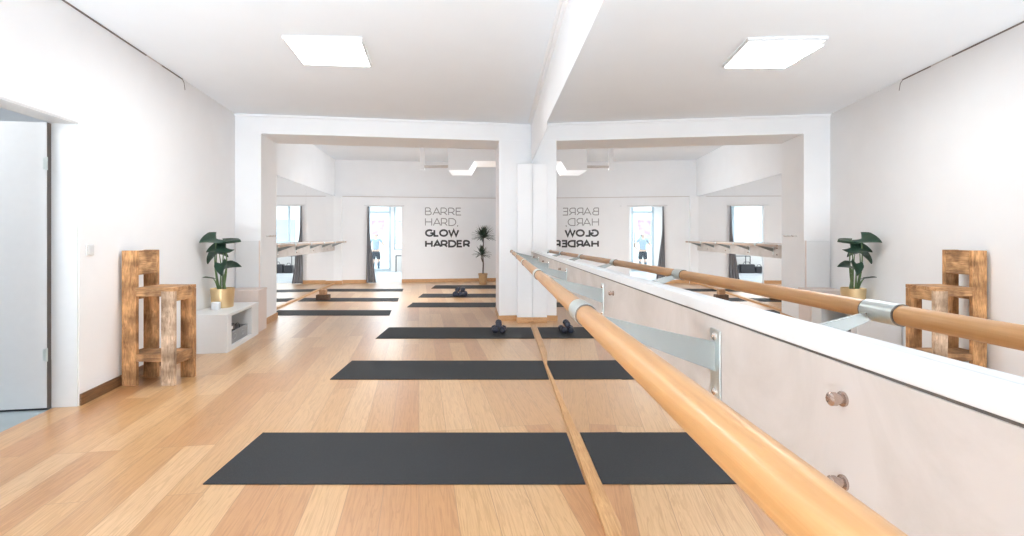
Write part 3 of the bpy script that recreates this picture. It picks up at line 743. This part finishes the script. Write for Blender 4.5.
b = BM(); add_lathe(b, [(0, 0), (.040, 0), (.046, .010), (.047, .078), (.043, .08), (.040, .05), (0, .05)], seg=24)
tag(obj('candle_cup', b, M['gloss_white'], smooth=True, matrix=Matrix.Translation((-3.10, 5.475, 0.3955))), 'small white cup in front of the gold pot', 'cup')

# ------------------------------------------------------------------ palm in far corner
pp = Vector((-0.40, 12.45, 0))
dp = thing('potted_palm', 'tall thin dracaena palm in a tan pot by the far wall', 'potted palm', loc=pp)
b = BM(); add_lathe(b, [(0, 0), (.085, 0), (.09, .01), (.112, .235), (.118, .24), (.118, .27), (.105, .27), (.10, .235), (0, .235)], seg=28); obj('pot', b, M['brass_dull'], dp, smooth=True)
b = BM(); add_tube(b, [(0, 0, .235), (.01, 0, .5), (-.005, 0, .72), (.01, 0, .98), (.015, 0, 1.16)], [.02, .017, .016, .015, .014], 10)
add_tube(b, [(-.005, 0, .55), (-.04, -.02, .66), (-.035, -.02, .74)], [.013, .012, .011], 8)
obj('trunk', b, M['trunk'], dp, smooth=True)
def rosette(c, n, L, seed):
    rnd = random.Random(seed); b = BM()
    for i in range(n):
        az = i * 2.399 + rnd.uniform(-.2, .2); el = math.radians(rnd.uniform(0, 82)); l = L * rnd.uniform(.75, 1.05)
        dr = Vector((math.cos(az) * math.cos(el), math.sin(az) * math.cos(el), math.sin(el)))
        sd = Vector((-math.sin(az), math.cos(az), 0)); prev = None
        for k in range(7):
            t = k / 6
            q = Vector(c) + dr * l * t + Vector((0, 0, -.30 * l * t * t * math.cos(el)))
            wd = .021 * math.sin(PI * min(1, .12 + .88 * t)) + .0008
            cur = (b.verts.new(q - sd * wd), b.verts.new(q + Vector((0, 0, -.004))), b.verts.new(q + sd * wd))
            if prev:
                b.faces.new((prev[0], prev[1], cur[1], cur[0])); b.faces.new((prev[1], prev[2], cur[2], cur[1]))
            prev = cur
    return b
obj('foliage', rosette((.015, 0, 1.15), 90, .39, 3), M['dleaf'], dp); obj('foliage', rosette((-.03, -.02, .72), 46, .30, 5), M['dleaf'], dp)

# ------------------------------------------------------------------ ceiling duct and pipe, rear room
b = BM()
# profile in x/z at y = 10, pushed back to the far wall
prof = [(-1.02, 2.52), (-0.60, 2.52), (-0.49, 2.70), (0.35, 2.70), (0.35, H2 - .002), (-1.02, H2 - .002)]
add_prism_axis(b, prof, Vector((0, 10.0, 0)), Vector((1, 0, 0)), Vector((0, 0, 1)), Vector((0, 0.9, 0)))
tag(obj('ceiling_duct', b, M['paint'], bevel=0.004), 'white boxed duct under the rear room ceiling', 'duct')
cp = thing('ceiling_pipe', 'slim grey pipe with bracket beside the boxed duct', 'pipe', loc=(-1.55, 10.4, 2.64))
b = BM(); add_tube(b, [(0.0, 0, 0), (.53, -.05, 0)], .028, 12); obj('tube', b, M['gap_pale'], cp, smooth=True)
obj('bracket', boxbm(-.09, 0.0, -.04, .04, -.07, .4985), M['paint'], cp, bevel=.004)

# ------------------------------------------------------------------ lettering on the far wall
def arc(cx, cy, rx, ry, a0, a1, n=14):
    return [(cx + rx * math.cos(math.radians(a0 + (a1 - a0) * i / n)), cy + ry * math.sin(math.radians(a0 + (a1 - a0) * i / n))) for i in range(n + 1)]
GL = {
    'B': (.68, [[(0, 0), (0, 1)], [(0, 1), (.36, 1)] + arc(.36, .76, .22, .24, 90, -90) + [(0, .52)], [(.36, .52)] + arc(.42, .26, .26, .26, 90, -90) + [(0, 0)]]),
    'A': (.86, [[(0, 0), (.43, 1), (.86, 0)], [(.14, .30), (.72, .30)]]),
    'R': (.70, [[(0, 0), (0, 1)], [(0, 1), (.34, 1)] + arc(.34, .68, .32, .32, 90, -90) + [(0, .36)], [(.38, .36), (.70, 0)]]),
    'E': (.58, [[(.58, 0), (0, 0), (0, 1), (.56, 1)], [(0, .52), (.50, .52)]]),
    'H': (.74, [[(0, 0), (0, 1)], [(.74, 0), (.74, 1)], [(0, .51), (.74, .51)]]),
    'D': (.82, [[(0, 0), (0, 1), (.34, 1)] + arc(.34, .5, .48, .5, 90, -90) + [(0, 0)]]),
    'G': (.92, [arc(.5, .5, .5, .5, 48, 330, 26), [(.60, .47), (.92, .47), (.92, .16)]]),
    'L': (.54, [[(0, 1), (0, 0), (.54, 0)]]),
    'O': (1.0, [arc(.5, .5, .5, .5, 0, 360, 32)]),
    'W': (1.30, [[(0, 1), (.32, 0), (.65, 1), (.98, 0), (1.30, 1)]]),
    ',': (.06, [[(.05, .06), (.0, -.16)]]),
}
def stroke(b, pts, wd, o, ex, ez, dp):
    n = len(pts); closed = n > 3 and math.hypot(pts[0][0] - pts[-1][0], pts[0][1] - pts[-1][1]) < 1e-4
    L = []; Rr = []
    for i in range(n):
        p = Vector(pts[i])
        a = Vector(pts[i - 1]) if i > 0 else (Vector(pts[-2]) if closed else None)
        c = Vector(pts[i + 1]) if i < n - 1 else (Vector(pts[1]) if closed else None)
        t0 = (p - a).normalized() if a is not None and (p - a).length > 1e-6 else None
        t1 = (c - p).normalized() if c is not None and (c - p).length > 1e-6 else None
        if t0 is None: t0 = t1
        if t1 is None: t1 = t0
        n0 = Vector((-t0.y, t0.x)); n1 = Vector((-t1.y, t1.x)); m = n0 + n1
        if m.length < 1e-3: m = n0
        m.normalize(); k = wd / 2 / max(.45, m.dot(n0))
        L.append(p + m * k); Rr.append(p - m * k)
    def V(q, d): return b.verts.new(o + ex * q.x + ez * q.y + d)
    z = Vector((0, 0, 0)); a = [V(q, z) for q in L]; c = [V(q, z) for q in Rr]; a2 = [V(q, dp) for q in L]; c2 = [V(q, dp) for q in Rr]
    for i in range(n - 1):
        b.faces.new((a[i], a[i + 1], c[i + 1], c[i])); b.faces.new((a2[i], c2[i], c2[i + 1], a2[i + 1]))
        b.faces.new((a[i], a2[i], a2[i + 1], a[i + 1])); b.faces.new((c[i], c[i + 1], c2[i + 1], c2[i]))
    for i in (0, n - 1): b.faces.new((a[i], c[i], c2[i], a2[i]))
def word_mesh(s, x_end, cap, wd, gap):
    b = BM(); x = 0; pens = []
    for ch in s:
        pens.append((ch, x)); x += GL[ch][0] + (gap * (.45 if ch in 'A' else 1))
    tot = x - gap
    inner = tot if s[-1] != ',' else tot
    sx = (x_end - wd * cap) / inner
    for ch, x0 in pens:
        for path in GL[ch][1]:
            q = [((x0 + px) * sx + wd * cap / 2, (wd / 2 + py * (1 - wd)) * cap) for px, py in path]
            stroke(b, q, wd * cap, Vector(), Vector((1, 0, 0)), Vector((0, 0, 1)), Vector((0, .0025, 0)))
    return b
def far_ab(px):      # a on the far wall plane for a pixel column
    k = (px - CX) / F; y = (B2 + 2.4 * sT) / (cT - sT * k); x = k * y
    return (x + 2.4) * cT + y * sT, y
aL, yL = far_ab(425.0)
wt = thing('wall_lettering', 'grey and black slogan lettering on the far white wall', 'wall lettering', matrix=ROOM @ Matrix.Translation((aL, B2 - 0.003, 0)))
for s, pr, ytop, ybot, m, wd, gap in (('BARRE', 461.4, 207.4, 215.2, 'text_thin', .105, .20), ('HARD,', 458.3, 218.0, 225.9, 'text_thin', .105, .20),
                                      ('GLOW', 459.3, 229.2, 236.8, 'text_bold', .235, .22), ('HARDER', 470.3, 240.0, 247.6, 'text_bold', .235, .24)):
    a2, y2 = far_ab(pr); z0 = HC - (ybot - CY) / F * yL; z1 = HC - (ytop - CY) / F * yL
    o = obj('word', word_mesh(s, a2 - aL, z1 - z0, wd, gap), M[m], wt, matrix=Matrix.Translation((0, 0, z0)))

# ------------------------------------------------------------------ curtain at the doorway
b = BM(); rows = []
NZ, NX = 22, 44
for i in range(NZ + 1):
    z = 0.012 + (1.955 - 0.012) * i / NZ; f = 1 - i / NZ
    x0 = 1.075 - .03 * f; x1 = 1.115 + .03 * f + .15 * max(0, f - .35) / .65
    row = []
    for j in range(NX + 1):
        t = j / NX
        row.append(b.verts.new((x0 + (x1 - x0) * t, B2 - .028 - .03 * f + (.008 + .022 * f) * math.sin(t * PI * 7 + .5 * f) - .04 * f * t, z)))
    rows.append(row)
for r0, r1 in zip(rows, rows[1:]):
    for j in range(NX): b.faces.new((r0[j], r0[j + 1], r1[j + 1], r1[j]))
o = tag(obj('curtain', b, M['curtain'], smooth=True, matrix=ROOM), 'grey curtain gathered at the left side of the far doorway', 'curtain')
o.modifiers.new('thick', 'SOLIDIFY').thickness = 0.003
cr_ = BM(); add_tube(cr_, [(1.0, B2 - .075, 1.975), (2.0, B2 - .075, 1.975)], .011, 10)
for x in (1.03, 1.97): add_tube(cr_, [(x, B2 - .075, 1.975), (x, B2 - .001, 1.975)], .007, 8)
tag(obj('curtain_rod', cr_, M['gloss_white'], smooth=True, matrix=ROOM), 'slim white rod above the far doorway', 'curtain rod')

# ------------------------------------------------------------------ blocks beside the rear mirror
o = obj('yoga_block', boxbm(-.12, .12, -.06, .06, 0, .10), M['cork_dark'], bevel=.008, matrix=Matrix.Translation((-3.29, 9.36, 0.0052)))
tag(o, 'wide dark brown cork block on the mat by the rear mirror', 'yoga block')
o = obj('yoga_block', boxbm(-.062, .062, -.05, .05, 0, .095), M['cork'], bevel=.006, matrix=Matrix.Translation((-3.29, 9.36, 0.1055)))
tag(o, 'small light brown cork block on top of the dark block', 'yoga block')

# ------------------------------------------------------------------ front room contents
po = obj('poster', boxbm(0, .44, 0, .004, 0, .52), M['poster'], matrix=ROOM @ Matrix.Translation((.77, FB - .0, 1.24)))
tag(po, 'mauve print hanging on the glass street door', 'poster')
def side_table(loc, label, wx=.62, hz=.55):
    t = thing('side_table', label, 'table', matrix=ROOM @ Matrix.Translation(loc), group='black framed tables in the front room')
    obj('table_top', boxbm(0, wx, 0, .35, hz - .02, hz), M['black'], t)
    for x in (0, wx - .02):
        for y in (0, .33): obj('leg', boxbm(x, x + .02, y, y + .02, 0, hz - .02), M['black'], t)
    return t
side_table((1.60, 16.55, -.002), 'thin black framed side table at the right edge of the doorway view')
side_table((2.68, 16.62, -.002), 'thin black framed side table standing over dark bags')
for i, (x, wd, h) in enumerate(((2.60, .26, .32), (2.88, .46, .36), (3.36, .28, .27))):
    t = thing('gym_bag', ('small black bag under the table, left one', 'wide black bag under the table', 'small black bag beside the table')[i], 'bag', matrix=ROOM @ Matrix.Translation((x, 16.36, -.002)), group='black bags in the front room')
    bb = boxbm(0, wd, 0, .22, 0, h * .8); obj('body', bb, M['black'], t, bevel=.03)
    b = BM(); add_tube(b, [(wd * .25, .11, h * .78), (wd * .35, .11, h), (wd * .65, .11, h), (wd * .75, .11, h * .78)], .01, 8); obj('handle', b, M['black'], t, smooth=True)
for i, (x, h) in enumerate(((2.75, .10), (3.02, .13), (3.25, .09))):
    b = BM(); add_lathe(b, [(0, 0), (.05, 0), (.06, .02), (.055, h), (.045, h), (.045, .02), (0, .02)], seg=18)
    tag(obj('window_pot', b, M['black'], smooth=True, matrix=ROOM @ Matrix.Translation((x, FB + .01, .7801))), ('left', 'middle', 'right')[i] + ' dark little pot on the sill of the street window', 'pot', 'dark pots on the street window sill')

# ------------------------------------------------------------------ person outside the glass door
def skin_layer(me):
    if not me.skin_vertices:
        bm_ = bmesh.new(); bm_.from_mesh(me); bm_.verts.layers.skin.verify(); bm_.to_mesh(me); bm_.free()
def skinned(name, verts, edges, radii, m, parent, root=0, levels=1):
    me = bpy.data.meshes.new(name); me.from_pydata([Vector(v) for v in verts], edges, []); skin_layer(me); me.materials.append(m)
    o = bpy.data.objects.new(name, me); C.objects.link(o); o.parent = parent
    for i, r in enumerate(radii):
        me.skin_vertices[0].data[i].radius = r if isinstance(r, tuple) else (r, r)
        me.skin_vertices[0].data[i].use_root = (i == root)
    sk = o.modifiers.new('skin', 'SKIN'); sk.use_smooth_shade = True
    ss = o.modifiers.new('sub', 'SUBSURF'); ss.levels = levels; ss.render_levels = levels
    return o
PD = 19.6
per = thing('person', 'person standing outside the glass door, hands on hips, black shorts', 'person', matrix=Matrix.Translation(((376.0 - CX) / F * PD, PD, -0.36)))
V = [(0, 0, .94), (0, 0, 1.08), (0, .0, 1.24), (0, 0, 1.40), (0, -.01, 1.47), (0, -.02, 1.53), (0, -.025, 1.60), (0, -.015, 1.68)]
Rd = [(.135, .10), (.115, .085), (.135, .095), (.12, .075), .05, .052, (.073, .09), (.05, .065)]
E = [(i, i + 1) for i in range(7)]
def add(v, r, link):
    V.append(v); Rd.append(r); E.append((link, len(V) - 1)); return len(V) - 1
for s in (-1, 1):
    h = add((s * .09, 0, .86), .085, 0); kn = add((s * .10, -.01, .48), .055, h); ak = add((s * .105, .02, .09), .036, kn); add((s * .12, -.12, .035), .032, ak)
    sh = add((s * .17, 0, 1.40), .05, 3); el = add((s * .33, .06, 1.17), .038, sh); wr = add((s * .185, -.03, 1.01), .027, el)
    hd = add((s * .15, -.075, .985), .024, wr)
    for q, fz in enumerate((.03, .01, -.01, -.028)):
        f1 = add((s * (.12 - .004 * q), -.112, .99 + fz), .009, hd); add((s * (.085 - .004 * abs(q - 1)), -.13, .985 + fz), .0075, f1)
    add((s * .185, -.085, 1.04), .009, hd)
skinned('body', V, E, Rd, M['skin'], per, levels=2)
skinned('shirt', [(0, 0, .98), (0, 0, 1.10), (0, 0, 1.26), (0, 0, 1.41), (-.17, 0, 1.41), (-.24, .03, 1.29), (.17, 0, 1.41), (.24, .03, 1.29)],
        [(0, 1), (1, 2), (2, 3), (3, 4), (4, 5), (3, 6), (6, 7)], [(.14, .105), (.125, .095), (.145, .105), (.125, .085), .058, .05, .058, .05], M['top'], per, levels=2)
skinned('shorts', [(0, 0, 1.0), (0, 0, .90), (-.09, 0, .84), (-.10, 0, .62), (.09, 0, .84), (.10, 0, .62)], [(0, 1), (1, 2), (2, 3), (1, 4), (4, 5)],
        [(.14, .105), (.15, .11), .10, .085, .10, .085], M['shorts'], per, levels=2)
for s in (-1, 1):
    skinned('legging', [(s * .1, -.0, .62), (s * .10, -.01, .48), (s * .105, .02, .10)], [(0, 1), (1, 2)], [.072, .06, .042], M['leggings'], per, levels=1)
    b = BM(); add_lathe(b, [(0, 0), (.04, 0), (.045, .03), (.03, .08), (0, .09)], seg=12, mat=Matrix.Translation((s * .115, -.06, 0)) @ Matrix.Diagonal((1, 2.4, 1, 1))); obj('shoe', b, M['black'], per, smooth=True)
b = BM(); add_lathe(b, [(0, .10), (.05, .09), (.082, .04), (.088, 0), (.08, -.05), (.05, -.10), (0, -.12)], seg=16, mat=Matrix.Translation((0, .012, 1.63)) @ Matrix.Diagonal((.95, 1.05, 1, 1)))
obj('hair', b, M['hair'], per, smooth=True)
for s in (-1, 1):
    b = BM(); add_lathe(b, [(0, .012), (.009, .006), (.011, 0), (.008, -.008), (0, -.011)], seg=10, mat=Matrix.Translation((s * .028, -.098, 1.605))); obj('eye', b, M['paper'], per, smooth=True)
b = BM(); add_tube(b, [(0, -.095, 1.61), (0, -.118, 1.575), (0, -.10, 1.565)], [.007, .012, .008], 8); obj('nose', b, M['skin'], per, smooth=True)
b = BM(); add_tube(b, [(-.02, -.088, 1.54), (0, -.094, 1.537), (.02, -.088, 1.54)], .005, 8); obj('mouth', b, M['bolt'], per, smooth=True)
